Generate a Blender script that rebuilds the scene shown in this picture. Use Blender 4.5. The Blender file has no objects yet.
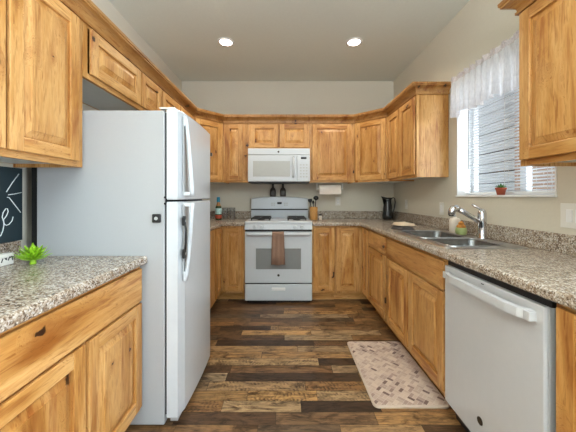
import bpy, bmesh, math, random
from mathutils import Vector, Matrix
random.seed(7)
PI = math.pi
sc = bpy.context.scene
COL = sc.collection

# ------------------------------------------------------------ camera, world, lights, exposure
cam_d = bpy.data.cameras.new('camera')
cam = bpy.data.objects.new('camera', cam_d); COL.objects.link(cam)
cam.location = (0, 0, 1.22); cam.rotation_euler = (PI/2, 0, 0)
cam_d.sensor_width = 36; cam_d.lens = 36*280/576
cam_d.shift_x = (288-285.5)/576; cam_d.shift_y = -(216-196.5)/576
cam_d.clip_start = 0.02
sc.camera = cam

w = bpy.data.worlds.new('daylight'); sc.world = w; w.use_nodes = True
bg = w.node_tree.nodes['Background']
bg.inputs[0].default_value = (0.86, 0.93, 1.0, 1); bg.inputs[1].default_value = 0.4

def area(name, loc, rot, sx, sy, power, col):
    l = bpy.data.lights.new(name, 'AREA'); l.shape = 'RECTANGLE'; l.size = sx; l.size_y = sy
    l.energy = power; l.color = col
    o = bpy.data.objects.new(name, l); COL.objects.link(o); o.location = loc; o.rotation_euler = rot
    return o
# daylight from the big living room windows behind the camera
area('living_room_daylight', (-0.4, -3.4, 1.6), (PI/2, 0, 0), 3.0, 2.2, 13, (0.86, 0.93, 1.0))
# daylight from the dining side windows, behind and to the right of the camera
area('dining_daylight', (3.5, -1.0, 1.3), (PI/2, 0, math.radians(58)), 2.2, 2.0, 150, (0.80, 0.91, 1.0))
# unseen upward fill light, added behind the camera to brighten the ceiling
area('ceiling_fill', (0.1, -1.3, 1.7), (PI, 0, 0), 1.4, 1.2, 165, (0.87, 0.94, 1.0))
# patch of open sky outside the sink window
wl = area('window_skylight', (3.3, .5, 2.35), (0, 0, 0), 1.2, 1.2, 46, (0.86, 0.94, 1.0))
wl.rotation_euler = (Vector((1.5, 2.25, 1.6))-Vector((3.3, .5, 2.35))).to_track_quat('-Z', 'Y').to_euler()

sc.view_settings.view_transform = 'Standard'; sc.view_settings.look = 'None'
sc.view_settings.gamma = 1; sc.view_settings.use_curve_mapping = False
sc.view_settings.exposure = 0.74

# ------------------------------------------------------------ materials
def srgb(r, g, b):
    f = lambda c: (c/255/12.92) if c/255 <= 0.04045 else ((c/255+0.055)/1.055)**2.4
    return (f(r), f(g), f(b), 1)

class NT:
    def __init__(s, name):
        s.m = bpy.data.materials.new(name); s.m.use_nodes = True
        s.t = s.m.node_tree; s.b = s.t.nodes['Principled BSDF']
    def n(s, typ, **kw):
        x = s.t.nodes.new(typ)
        for k, v in kw.items(): setattr(x, k, v)
        return x
    def l(s, a, b): s.t.links.new(a, b)
    def put(s, v, sock):
        if hasattr(v, 'is_output'): s.l(v, sock)
        elif v is not None: sock.default_value = v
    def math(s, op, a, b=None, c=None):
        x = s.n('ShaderNodeMath', operation=op)
        s.put(a, x.inputs[0]); s.put(b, x.inputs[1])
        if c is not None: s.put(c, x.inputs[2])
        return x.outputs[0]
    def obj(s): return s.n('ShaderNodeTexCoord').outputs['Object']
    def sep(s, v):
        x = s.n('ShaderNodeSeparateXYZ'); s.l(v, x.inputs[0]); return x.outputs
    def comb(s, a, b, c=0.0):
        x = s.n('ShaderNodeCombineXYZ')
        for i, v in enumerate((a, b, c)): s.put(v, x.inputs[i])
        return x.outputs[0]
    def vmul(s, v, k):
        x = s.n('ShaderNodeVectorMath', operation='MULTIPLY'); s.l(v, x.inputs[0]); s.put(k, x.inputs[1]); return x.outputs[0]
    def vadd(s, v, k):
        x = s.n('ShaderNodeVectorMath', operation='ADD'); s.l(v, x.inputs[0]); s.put(k, x.inputs[1]); return x.outputs[0]
    def noise(s, v, scale, detail=3, rough=.5, dist=0):
        x = s.n('ShaderNodeTexNoise'); s.put(v, x.inputs['Vector'])
        x.inputs['Scale'].default_value = scale; x.inputs['Detail'].default_value = detail
        x.inputs['Roughness'].default_value = rough; x.inputs['Distortion'].default_value = dist
        return x.outputs['Fac']
    def white(s, v):
        x = s.n('ShaderNodeTexWhiteNoise', noise_dimensions='3D'); s.l(v, x.inputs['Vector']); return x.outputs['Value']
    def ramp(s, f, stops, const=False):
        x = s.n('ShaderNodeValToRGB'); s.l(f, x.inputs[0]); r = x.color_ramp
        if const: r.interpolation = 'CONSTANT'
        while len(r.elements) < len(stops): r.elements.new(0.5)
        for e, (p, c) in zip(r.elements, stops): e.position = p; e.color = c
        return x.outputs[0]
    def mix(s, f, a, b, mode='MIX'):
        x = s.n('ShaderNodeMix', data_type='RGBA', blend_type=mode)
        s.put(f, x.inputs[0]); s.put(a, x.inputs[6]); s.put(b, x.inputs[7]); return x.outputs[2]
    def bump(s, h, strength, dist=.01):
        x = s.n('ShaderNodeBump'); x.inputs['Strength'].default_value = strength; x.inputs['Distance'].default_value = dist
        s.l(h, x.inputs['Height']); s.l(x.outputs[0], s.b.inputs['Normal'])

MATS = {}
def plain(name, rgb, rough=.5, metal=0, noise=0.0, nscale=30, coat=0, bump=0, spec=.5):
    t = NT(name); c = srgb(*rgb)
    t.b.inputs['Roughness'].default_value = rough; t.b.inputs['Metallic'].default_value = metal
    t.b.inputs['Coat Weight'].default_value = coat; t.b.inputs['Specular IOR Level'].default_value = spec
    nz = t.noise(t.obj(), nscale, 3)
    d = tuple(max(0, x*(1-noise)) for x in c[:3])+(1,); u = tuple(min(1, x*(1+noise)) for x in c[:3])+(1,)
    t.l(t.ramp(nz, [(.3, d), (.7, u)]), t.b.inputs['Base Color'])
    if bump: t.bump(nz, bump, .004)
    MATS[name] = t.m; return t.m

def wood(name, axis, tone=1.0):
    t = NT(name); o = t.obj()
    rnd = t.n('ShaderNodeObjectInfo').outputs['Random']
    off = t.math('MULTIPLY', rnd, 23.7)
    v = t.vadd(o, t.comb(off, t.math('MULTIPLY', off, 1.7), t.math('MULTIPLY', off, .6)))
    st = [1, 1, 1]; st[axis] = .09
    g = t.vmul(v, tuple(st))
    st2 = [1, 1, 1]; st2[axis] = .16
    broad = t.noise(t.vmul(v, tuple(st2)), 9, 4, .55, .6)
    # knots: sparse cells stretched a little along the grain
    sk = [1, .15, 1] if axis != 1 else [1, 1, 1]; sk[axis] = .55
    wob = t.noise(v, 22, 2)
    vk = t.vadd(t.vmul(v, tuple(sk)), t.comb(t.math('MULTIPLY', wob, .05), t.math('MULTIPLY', wob, .05), t.math('MULTIPLY', wob, .05)))
    vo = t.n('ShaderNodeTexVoronoi'); t.l(vk, vo.inputs['Vector']); vo.inputs['Scale'].default_value = 8.5
    dist = vo.outputs['Distance']; rc = t.sep(vo.outputs['Color'])[0]
    size = t.math('MULTIPLY', t.math('MAXIMUM', t.math('SUBTRACT', rc, .20), 0.0), .20)
    wob2 = t.math('MULTIPLY', t.math('SUBTRACT', t.noise(v, 70, 3, .6), .5), .10)
    dk = t.math('ADD', dist, wob2)
    knot = t.math('MAXIMUM', t.math('SUBTRACT', 1.0, t.math('DIVIDE', dk, t.math('ADD', size, .0001))), 0.0)
    halo = t.math('MAXIMUM', t.math('SUBTRACT', 1.0, t.math('DIVIDE', dist, t.math('ADD', t.math('MULTIPLY', size, 4.0), .0001))), 0.0)
    ringv = t.vadd(t.vmul(g, (1, 1, 1)), t.comb(t.math('MULTIPLY', halo, .12), t.math('MULTIPLY', halo, .12), t.math('MULTIPLY', halo, .12)))
    fine = t.noise(ringv, 95, 4, .6, .3)
    base = t.ramp(broad, [(.28, srgb(152, 92, 36)), (.42, srgb(196, 144, 78)), (.6, srgb(220, 174, 112)), (.78, srgb(168, 110, 50))])
    fl = t.ramp(fine, [(.32, srgb(208, 182, 152)), (.48, srgb(255, 255, 255)), (.72, srgb(236, 216, 192))])
    c = t.mix(1.0, base, fl, 'MULTIPLY')
    streak = t.noise(t.vmul(g, (1, 1, .5)), 22, 3, .5, 1.5)
    c = t.mix(t.ramp(streak, [(.58, (0, 0, 0, 1)), (.72, (.7, .7, .7, 1))]), c, srgb(150, 82, 28))
    tint = t.ramp(rnd, [(0, (.84, .80, .74, 1)), (.5, (1, 1, 1, 1)), (1, (1.05, 1.06, 1.08, 1))])
    c = t.mix(1.0, c, tint, 'MULTIPLY')
    c = t.mix(t.math('MULTIPLY', t.math('POWER', halo, 1.5), .75), c, srgb(142, 78, 28))
    c = t.mix(t.math('MINIMUM', t.math('MULTIPLY', knot, 4.0), .95), c, srgb(44, 22, 10))
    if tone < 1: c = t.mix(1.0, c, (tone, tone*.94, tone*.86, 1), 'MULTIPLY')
    t.l(c, t.b.inputs['Base Color'])
    t.b.inputs['Roughness'].default_value = .42
    t.bump(fine, .05, .002)
    MATS[name] = t.m; return t.m
W_X, W_Y, W_Z = wood('knotty_alder_x', 0), wood('knotty_alder_y', 1), wood('knotty_alder_z', 2); CROWN = wood('darker_alder', 1, .72)  # crown gets the same alder in a darker tone

def granite():
    t = NT('speckled_granite'); o = t.obj()
    n1 = t.noise(o, 34, 6, .65, .8)
    n2 = t.noise(o, 120, 3, .6, .4)
    vo = t.n('ShaderNodeTexVoronoi'); t.l(o, vo.inputs['Vector']); vo.inputs['Scale'].default_value = 190
    r = t.sep(vo.outputs['Color'])[0]
    c1 = t.ramp(n1, [(.28, srgb(84, 66, 52)), (.42, srgb(150, 126, 104)), (.54, srgb(184, 170, 152)), (.66, srgb(222, 214, 202)), (.8, srgb(140, 118, 96))])
    c2 = t.ramp(r, [(0, srgb(52, 42, 38)), (.14, srgb(122, 100, 82)), (.36, srgb(176, 160, 142)), (.64, srgb(204, 194, 182)), (.84, srgb(240, 236, 230))], True)
    c = t.mix(.5, t.mix(1.0, c1, (.82, .82, .82, 1), 'MULTIPLY'), c2)
    dk = t.ramp(n2, [(.34, (.2, .17, .15, 1)), (.45, (1, 1, 1, 1))])
    c = t.mix(.8, c, dk, 'MULTIPLY')
    t.l(c, t.b.inputs['Base Color']); t.b.inputs['Roughness'].default_value = .22
    MATS['granite'] = t.m; return t.m
GRAN = granite()

def floor_mat():
    t = NT('rustic_plank_floor'); x, y, z = t.sep(t.obj())
    RW = .088
    v = t.math('DIVIDE', y, RW); row = t.math('FLOOR', v); fv = t.math('FRACT', v)
    rr = t.white(t.comb(row, 3.3)); rl = t.white(t.comb(row, 11.7))
    ln = t.math('ADD', .42, t.math('MULTIPLY', rl, .55))
    u = t.math('ADD', t.math('DIVIDE', x, ln), t.math('MULTIPLY', rr, 9.0))
    cu = t.math('FLOOR', u); fu = t.math('FRACT', u)
    h = t.white(t.comb(row, cu)); h2 = t.white(t.comb(cu, row, 5.5)); h3 = t.white(t.comb(cu, row, 9.1))
    base = t.ramp(h, [(0, srgb(56, 42, 34)), (.16, srgb(100, 74, 52)), (.34, srgb(140, 104, 66)), (.5, srgb(92, 76, 62)),
                      (.62, srgb(160, 120, 74)), (.76, srgb(142, 126, 104)), (.88, srgb(182, 142, 90)), (1, srgb(76, 58, 46))])
    sh = t.math('MULTIPLY', h, 31.0)
    gv = t.comb(t.math('ADD', t.math('MULTIPLY', x, 3.0), sh), t.math('MULTIPLY', y, 55.0), sh)
    gr = t.noise(gv, 1.3, 9, .74, 1.6)
    bl = t.noise(t.comb(t.math('ADD', t.math('MULTIPLY', x, 6.0), sh), t.math('MULTIPLY', y, 14.0), sh), 1.0, 8, .72, .9)
    c = t.mix(1.0, base, t.ramp(gr, [(.32, (.22, .19, .17, 1)), (.5, (1, 1, 1, 1)), (.7, (1.6, 1.5, 1.36, 1))]), 'MULTIPLY')
    c = t.mix(1.0, c, t.ramp(bl, [(.36, (.28, .24, .22, 1)), (.52, (1.0, .98, .95, 1)), (.7, (1.3, 1.24, 1.16, 1))]), 'MULTIPLY')
    # saw marks running across some boards
    ang = t.math('MULTIPLY', t.math('SUBTRACT', h3, .5), 1.4)
    sx = t.math('ADD', t.math('MULTIPLY', x, 250.0), t.math('MULTIPLY', t.math('MULTIPLY', y, ang), 250.0))
    sx = t.math('ADD', sx, t.math('MULTIPLY', bl, 26.0))
    saw = t.math('MULTIPLY', t.math('ADD', t.math('SINE', sx), 1.0), .5)
    msk = t.math('MULTIPLY', t.math('GREATER_THAN', h2, .72), t.math('MULTIPLY', t.ramp(t.noise(t.comb(t.math('MULTIPLY', x, 9.0), t.math('MULTIPLY', y, 30.0), sh), 1.0, 4, .7), [(.46, (0, 0, 0, 1)), (.6, (1, 1, 1, 1))]), .7))
    c = t.mix(t.math('MULTIPLY', msk, saw), c, srgb(40, 27, 20))
    # joints
    ev = t.math('MINIMUM', fv, t.math('SUBTRACT', 1.0, fv)); eu = t.math('MULTIPLY', t.math('MINIMUM', fu, t.math('SUBTRACT', 1.0, fu)), 7.0)
    gap = t.math('LESS_THAN', t.math('MINIMUM', ev, eu), .016)
    c = t.mix(t.math('MULTIPLY', gap, .75), c, srgb(28, 19, 14))
    t.l(c, t.b.inputs['Base Color'])
    t.l(t.math('ADD', .34, t.math('MULTIPLY', gr, .2)), t.b.inputs['Roughness'])
    t.bump(gr, .08, .003)
    MATS['floor'] = t.m; return t.m
FLOOR = floor_mat()

def mat_weave():
    t = NT('taupe_weave_mat'); x, y, z = t.sep(t.obj())
    a = t.math('MULTIPLY', t.math('ADD', x, y), .7071); b = t.math('MULTIPLY', t.math('SUBTRACT', y, x), .7071)
    S = .042
    ua = t.math('DIVIDE', a, S); ub = t.math('DIVIDE', b, S)
    ca, cb = t.math('FLOOR', ua), t.math('FLOOR', ub); fa, fb = t.math('FRACT', ua), t.math('FRACT', ub)
    par = t.math('FLOORED_MODULO', t.math('ADD', ca, cb), 2.0)
    ac = t.math('ADD', t.math('MULTIPLY', par, fa), t.math('MULTIPLY', t.math('SUBTRACT', 1.0, par), fb))
    sub = t.math('FLOOR', t.math('MULTIPLY', ac, 2.0))
    h = t.white(t.comb(ca, cb, sub))
    c = t.ramp(h, [(0, srgb(206, 186, 168)), (.45, srgb(192, 170, 154)), (.68, srgb(184, 162, 148)), (.88, srgb(166, 142, 132)), (.93, srgb(120, 96, 90)), (1, srgb(120, 96, 90))])
    f3 = t.math('FRACT', t.math('MULTIPLY', ac, 2.0))
    ln = t.math('LESS_THAN', t.math('MINIMUM', t.math('MINIMUM', t.math('MINIMUM', fa, t.math('SUBTRACT', 1.0, fa)), t.math('MINIMUM', fb, t.math('SUBTRACT', 1.0, fb))), t.math('MULTIPLY', t.math('MINIMUM', f3, t.math('SUBTRACT', 1.0, f3)), .5)), .03)
    c = t.mix(t.math('MULTIPLY', ln, .5), c, srgb(214, 200, 186))
    t.l(c, t.b.inputs['Base Color']); t.b.inputs['Roughness'].default_value = .6
    MATS['weave'] = t.m; return t.m
WEAVE = mat_weave()

def siding():
    t = NT('painted_lap_siding'); o = t.obj()
    n = t.noise(t.vmul(o, (1, .3, 6)), 8, 4)
    t.l(t.ramp(n, [(.3, srgb(214, 220, 224)), (.7, srgb(236, 240, 242))]), t.b.inputs['Base Color']); t.b.inputs['Roughness'].default_value = .6
    return t.m
def brick():
    t = NT('tan_brick'); x, y, z = t.sep(t.obj())
    b = t.n('ShaderNodeTexBrick'); t.l(t.comb(y, z), b.inputs['Vector'])
    b.inputs['Color1'].default_value = srgb(208, 178, 158); b.inputs['Color2'].default_value = srgb(192, 160, 142)
    b.inputs['Mortar'].default_value = srgb(222, 210, 200); b.inputs['Scale'].default_value = 1
    b.inputs['Brick Width'].default_value = .22; b.inputs['Row Height'].default_value = .075; b.inputs['Mortar Size'].default_value = .008
    t.l(b.outputs['Color'], t.b.inputs['Base Color']); t.b.inputs['Roughness'].default_value = .8
    return t.m
def fabric_sheer(tl=.45, tp_=.14):
    t = NT('sheer_white_fabric')
    n = t.noise(t.vmul(t.obj(), (1, 1, .2)), 160, 2)
    tr = t.n('ShaderNodeBsdfTranslucent'); df = t.n('ShaderNodeBsdfDiffuse'); tp = t.n('ShaderNodeBsdfTransparent')
    c = t.ramp(n, [(.3, srgb(226, 226, 230)), (.7, srgb(246, 246, 248))])
    t.l(c, tr.inputs[0]); t.l(c, df.inputs[0])
    m1 = t.n('ShaderNodeMixShader'); m1.inputs[0].default_value = tl; t.l(df.outputs[0], m1.inputs[1]); t.l(tr.outputs[0], m1.inputs[2])
    m2 = t.n('ShaderNodeMixShader'); m2.inputs[0].default_value = tp_; t.l(m1.outputs[0], m2.inputs[1]); t.l(tp.outputs[0], m2.inputs[2])
    t.l(m2.outputs[0], t.t.nodes['Material Output'].inputs[0])
    return t.m
def pane_glass():
    t = NT('window_glass'); tp = t.n('ShaderNodeBsdfTransparent'); gl = t.n('ShaderNodeBsdfGlossy'); gl.inputs['Roughness'].default_value = .02
    lw = t.n('ShaderNodeLayerWeight'); lw.inputs[0].default_value = .5
    m = t.n('ShaderNodeMixShader'); t.l(t.math('ADD', .03, t.math('MULTIPLY', t.math('POWER', lw.outputs['Facing'], 3.0), .45)), m.inputs[0]); t.l(tp.outputs[0], m.inputs[1]); t.l(gl.outputs[0], m.inputs[2])
    t.l(m.outputs[0], t.t.nodes['Material Output'].inputs[0]); return t.m
def tumbler_glass():
    t = NT('tumbler_glass'); tp = t.n('ShaderNodeBsdfTransparent'); gl = t.n('ShaderNodeBsdfGlossy'); gl.inputs['Roughness'].default_value = .04
    tp.inputs[0].default_value = (.95, .96, .97, 1)
    lw = t.n('ShaderNodeLayerWeight'); lw.inputs[0].default_value = .5
    m = t.n('ShaderNodeMixShader'); t.l(t.math('ADD', .07, t.math('MULTIPLY', t.math('POWER', lw.outputs['Facing'], 2.0), .8)), m.inputs[0]); t.l(tp.outputs[0], m.inputs[1]); t.l(gl.outputs[0], m.inputs[2])
    t.l(m.outputs[0], t.t.nodes['Material Output'].inputs[0]); return t.m
def emit(name, rgb, s):
    t = NT(name); t.b.inputs['Base Color'].default_value = rgb; t.b.inputs['Emission Color'].default_value = rgb
    t.b.inputs['Emission Strength'].default_value = s; return t.m
def texpaint(name, rgb, scale, strength):
    t = NT(name); n = t.noise(t.obj(), scale, 4, .6)
    c = srgb(*rgb); t.l(t.ramp(n, [(.3, tuple(k*.97 for k in c[:3])+(1,)), (.7, c)]), t.b.inputs['Base Color'])
    t.b.inputs['Roughness'].default_value = .8; t.bump(n, strength, .006); return t.m
def brushed(nm='brushed_stainless', a=(178, 180, 182), b=(214, 216, 218), ro=.28):
    t = NT(nm); n = t.noise(t.vmul(t.obj(), (3, 60, 3)), 6, 3)
    t.l(t.ramp(n, [(.3, srgb(*a)), (.7, srgb(*b))]), t.b.inputs['Base Color'])
    t.b.inputs['Metallic'].default_value = 1; t.b.inputs['Roughness'].default_value = ro; return t.m

WALL = texpaint('beige_wall_paint', (212, 206, 191), 60, .12)
CEIL = texpaint('knockdown_ceiling', (217, 223, 217), 45, .3)
WHITE = plain('white_appliance_enamel', (204, 210, 216), .25, noise=.01, coat=.2)
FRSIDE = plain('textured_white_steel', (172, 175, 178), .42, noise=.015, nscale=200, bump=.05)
DWWHITE = plain('pale_dishwasher_panel', (198, 199, 202), .22, noise=.01, coat=.3)
WPLAST = plain('white_plastic', (228, 226, 220), .4, noise=.01)
MELA = plain('white_melamine', (214, 218, 218), .4, noise=.02)
TRIMW = plain('white_trim_paint', (236, 236, 236), .4, noise=.01)
BLACK = plain('black_plastic', (22, 22, 24), .4, noise=.1)
GASKET_GAPSHADE = plain('gasket_and_gap_shade', (12, 12, 13), .7, noise=.1)  # door gasket, also the painted shade behind the refrigerator
IRON = plain('cast_iron', (28, 28, 30), .55, noise=.2)
OVGLASS = plain('grey_oven_glass', (134, 137, 138), .12, noise=.02, coat=.5)
MWGLASS = plain('pale_microwave_window', (178, 180, 176), .15, noise=.02, coat=.5)
CHROME = plain('chrome', (214, 214, 216), .12, 1, noise=.01)
STEEL = brushed(); BOWL = brushed('brushed_bowl_steel', (112, 113, 113), (138, 139, 139), .36)
DISP = plain('dark_display', (16, 18, 22), .15, noise=.05)
GREYP = plain('grey_print', (178, 180, 180), .5, noise=.02)
DARKBADGE = plain('dark_badge', (62, 58, 52), .3, .6, noise=.05)
TOWEL = plain('brown_terry', (150, 120, 102), .95, noise=.2, nscale=260, bump=.6)
CLOTHB = plain('beige_cloth', (206, 186, 162), .9, noise=.1, nscale=160, bump=.4)
CLOTHD = plain('charcoal_cloth', (74, 68, 66), .9, noise=.15, nscale=160, bump=.4)
TERRA = plain('terracotta', (172, 84, 56), .8, noise=.1)
LEAF = plain('succulent_green', (70, 128, 52), .5, noise=.25, nscale=40)
LIME = plain('lime_leaf', (142, 188, 34), .5, noise=.3, nscale=40)
CHALKB = plain('slate_chalkboard', (34, 50, 56), .7, noise=.12, nscale=14)
CHALK = plain('white_chalk', (232, 240, 240), .9, noise=.05)
BOTTLE = plain('dark_bottle_wood', (58, 46, 36), .6, noise=.3, nscale=60)
PAPER = plain('paper_towel', (238, 228, 218), .95, noise=.02, bump=.2)
BAMBOO = plain('bamboo', (190, 140, 78), .5, noise=.25, nscale=60)
PITCH = plain('black_enamel', (24, 28, 30), .22, noise=.1, coat=.6)
SOAPB = plain('milky_soap_bottle', (226, 216, 204), .35, noise=.03)
GREENC = plain('green_ceramic', (158, 172, 112), .35, noise=.1)
ORNG = plain('orange_bristle', (196, 132, 58), .8, noise=.35, nscale=90)
BLUEC = plain('blue_cap', (34, 140, 178), .35, noise=.05)
LBL = plain('teal_white_label', (176, 214, 214), .5, noise=.35, nscale=40)
JUICE = plain('dark_green_bottle', (52, 70, 44), .2, noise=.2)
REDL = plain('red_label', (176, 70, 44), .5, noise=.3, nscale=70)
AMBER = plain('amber_neck', (150, 104, 52), .3, noise=.2)
LENS = emit('lamp_lens', (1, .93, .8, 1), 9)
RUBBER = plain('pale_mat_edge', (196, 178, 162), .6, noise=.05)
SHEER = fabric_sheer(); HEM = fabric_sheer(.7, .05); PANE = pane_glass(); TUMB = tumbler_glass()
BLIND = plain('white_blind_slat', (236, 240, 244), .45, noise=.01)
VINYL = plain('white_vinyl', (226, 230, 234), .4, noise=.01)
RUFF = plain('ruffled_heading', (206, 198, 200), .9, noise=.18, nscale=120)

# ------------------------------------------------------------ mesh helpers
class MB:
    def __init__(s): s.bm = bmesh.new()
    def _after(s, verts, mat, smooth=False):
        fs = set()
        for v in verts:
            for f in v.link_faces: fs.add(f)
        for f in fs: f.material_index = mat; f.smooth = smooth
    def box(s, x0, x1, y0, y1, z0, z1, bev=0, seg=2, mat=0):
        r = bmesh.ops.create_cube(s.bm, size=1)
        M = Matrix.Translation(((x0+x1)/2, (y0+y1)/2, (z0+z1)/2)) @ Matrix.Diagonal((abs(x1-x0), abs(y1-y0), abs(z1-z0), 1))
        bmesh.ops.transform(s.bm, matrix=M, verts=r['verts'])
        s._after(r['verts'], mat)
        if bev > 0:
            es = list({e for v in r['verts'] for e in v.link_edges})
            b = bmesh.ops.bevel(s.bm, geom=es, offset=bev, segments=seg, affect='EDGES', profile=.5)
            for f in b['faces']: f.material_index = mat
        return s
    def loft(s, loops, cap0=True, cap1=True, mat=0, smooth=True, closed=True):
        rows = [[s.bm.verts.new(p) for p in lp] for lp in loops]
        n = len(rows[0])
        for a, b in zip(rows, rows[1:]):
            for i in range(n if closed else n-1):
                j = (i+1) % n
                f = s.bm.faces.new((a[i], a[j], b[j], b[i])); f.material_index = mat; f.smooth = smooth
        if cap0: f = s.bm.faces.new(rows[0][::-1]); f.material_index = mat
        if cap1: f = s.bm.faces.new(rows[-1]); f.material_index = mat
        return rows
    def lathe(s, prof, c=(0, 0, 0), seg=24, mat=0, cap0=True, cap1=True, sx=1, sy=1):
        loops = [[(c[0]+r*sx*math.cos(2*PI*i/seg), c[1]+r*sy*math.sin(2*PI*i/seg), c[2]+z) for i in range(seg)] for r, z in prof]
        s.loft(loops, cap0, cap1, mat); return s
    def tube(s, pts, rad, seg=10, mat=0, flat=1):
        pts = [Vector(p) for p in pts]; n = len(pts)
        rad = rad if isinstance(rad, (list, tuple)) else [rad]*n
        loops = []; up = None
        for i, p in enumerate(pts):
            d = (pts[min(i+1, n-1)]-pts[max(i-1, 0)]).normalized()
            if up is None:
                up = Vector((0, 0, 1)) if abs(d.z) < .9 else Vector((0, 1, 0))
            a = d.cross(up).normalized(); b = a.cross(d).normalized(); up = b
            loops.append([p+a*math.cos(2*PI*k/seg)*rad[i]+b*math.sin(2*PI*k/seg)*rad[i]*flat for k in range(seg)])
        s.loft(loops, mat=mat); return s
    def cyl(s, p0, p1, r, seg=16, mat=0): return s.tube([p0, p1], r, seg, mat)
    def prism(s, poly, z0, z1, mat=0):
        s.loft([[(x, y, z0) for x, y in poly], [(x, y, z1) for x, y in poly]], mat=mat, smooth=False); return s
    def sweep(s, path, prof, mat=0):
        """profile (outward offset to the right of the path, z) along a plan path with mitres"""
        P = [Vector((p[0], p[1])) for p in path]; n = len(P); loops = []
        for i in range(n):
            ds = []
            if i > 0: ds.append((P[i]-P[i-1]).normalized())
            if i < n-1: ds.append((P[i+1]-P[i]).normalized())
            ns = [Vector((d.y, -d.x)) for d in ds]
            m = ns[0] if len(ns) == 1 else (ns[0]+ns[1])/(1+ns[0].dot(ns[1]))
            loops.append([(P[i].x+m.x*o, P[i].y+m.y*o, z) for o, z in prof])
        s.loft(loops, mat=mat, smooth=False); return s
    def build(s, name, mats, parent=None, loc=(0, 0, 0), rot=0, label=None, smooth=None, auto=None):
        bmesh.ops.recalc_face_normals(s.bm, faces=s.bm.faces)
        me = bpy.data.meshes.new(name); s.bm.to_mesh(me); s.bm.free()
        for m in (mats if isinstance(mats, (list, tuple)) else [mats]): me.materials.append(m)
        if smooth is not None:
            for p in me.polygons: p.use_smooth = smooth
        o = bpy.data.objects.new(name, me); COL.objects.link(o); o.location = loc
        o.rotation_euler = (0, 0, rot) if not isinstance(rot, (tuple, list)) else rot
        if parent: o.parent = parent
        if label: o['label'] = label
        return o

def tag(o, label, cat, group=None, kind=None):
    if label: o['label'] = label
    if cat: o['category'] = cat
    if group: o['group'] = group
    if kind: o['kind'] = kind
    return o
def thing(name, label, cat, loc=(0, 0, 0), rot=0, group=None):
    o = bpy.data.objects.new(name, None); COL.objects.link(o); o.location = loc; o.rotation_euler = (0, 0, rot)
    o.empty_display_size = .05
    return tag(o, label, cat, group)
def struct(o, label, cat): return tag(o, label, cat, kind='structure')
def box(x0, x1, y0, y1, z0, z1, bev=0, mat=0, seg=2): return MB().box(x0, x1, y0, y1, z0, z1, bev, seg, mat)
def rrect(x0, x1, y0, y1, r, z, seg=5):
    pts = []
    for cx, cy, a in ((x1-r, y1-r, 0), (x0+r, y1-r, 90), (x0+r, y0+r, 180), (x1-r, y0+r, 270)):
        for k in range(seg+1):
            t = math.radians(a+90*k/seg); pts.append((cx+r*math.cos(t), cy+r*math.sin(t), z))
    return pts

# ------------------------------------------------------------ room shell
XL, XR, YB, ZC = -1.42, 1.478, 3.83, 2.795
YN = -3.6; YO = .39   # the room is open to the dining side before YO
LP = [(XL-.2, YB+.2), (XL-.2, YN), (5.0, YN), (5.0, YO), (XR+.2, YO), (XR+.2, YB+.2)]
struct(MB().prism(LP, -.1, 0).build('floor', FLOOR), 'dark rustic wood plank floor of mixed browns', 'floor')
struct(MB().prism(LP, ZC, ZC+.1).build('ceiling', CEIL), 'textured beige ceiling with two recessed lamps', 'ceiling')
struct(box(XL-.2, XR+.2, YB, YB+.15, 0, ZC).build('wall_back', WALL), 'pale beige back wall behind the range', 'wall')
struct(box(XL-.15, XL, YN, YB, 0, ZC).build('wall_left', WALL), 'pale wall behind the refrigerator', 'wall')
WY0, WY1, WZ0, WZ1 = 1.525, 2.41, 1.222, 2.16
m = MB()
m.box(XR, XR+.16, YO, WY0, 0, ZC); m.box(XR, XR+.16, WY1, YB, 0, ZC)
m.box(XR, XR+.16, WY0, WY1, 0, WZ0); m.box(XR, XR+.16, WY0, WY1, WZ1, ZC)
struct(m.build('wall_right', WALL), 'beige right wall with the window over the sink', 'wall')

# window: frame, sashes and panes
win = thing('window_1', 'white framed sliding window over the sink', 'window', (XR+.12, WY0, WZ0)); win['kind'] = 'structure'
W, H = WY1-WY0, WZ1-WZ0
m = MB(); f = .035
for a in ((0, f, 0, H), (W-f, W, 0, H), (f, W-f, 0, f), (f, W-f, H-f, H)): m.box(0, .04, a[0], a[1], a[2], a[3], .003)
m.build('window_frame', VINYL, win)
m = MB(); m.box(-.005, .035, W*.37, W*.37+.05, f, H-f, .003); m.build('sash_stile', VINYL, win)
box(.014, .018, f, W*.37, f, H-f).build('glass_pane', PANE, win)
box(.024, .028, W*.37+.05, W-f, f, H-f).build('glass_pane', PANE, win)
# white painted liner of the reveal
m = MB(); t = .008
m.box(XR-.004, XR+.119, WY0, WY0+t, WZ0+t, WZ1-t); m.box(XR-.004, XR+.119, WY1-t, WY1, WZ0+t, WZ1-t)
m.box(XR-.004, XR+.119, WY0, WY1, WZ1-t, WZ1)
struct(m.build('trim_1', TRIMW), 'white painted reveal around the window', 'trim')
struct(box(XR-.014, XR+.119, WY0-.003, WY1+.003, WZ0-.006, WZ0+t, .003).build('trim_2', TRIMW), 'white window sill under the blind', 'window sill')

# outside: neighbouring house
m = MB()
for i in range(36):
    z = -1.5+i*.175
    m.loft([[(3.60, y, z), (3.62, y, z+.148), (3.64, y, z+.148), (3.64, y, z)] for y in (4.35, 9.5)], smooth=False)
m.box(3.68, 3.8, 4.35, 9.5, -1.5, 4.8, mat=1)  # dark sheet behind the board gaps stands in for lap shadows
s_o = m.build('lap_siding_wall', [siding(), CLOTHD]); tag(s_o, 'pale lap siding house wall seen through the blind', 'house wall')
tag(box(3.55, 3.8, 2.2, 4.34, -1.5, 4.8).build('brick_wall', brick()), 'tan brick wall outside the near end of the window', 'brick wall')

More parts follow.
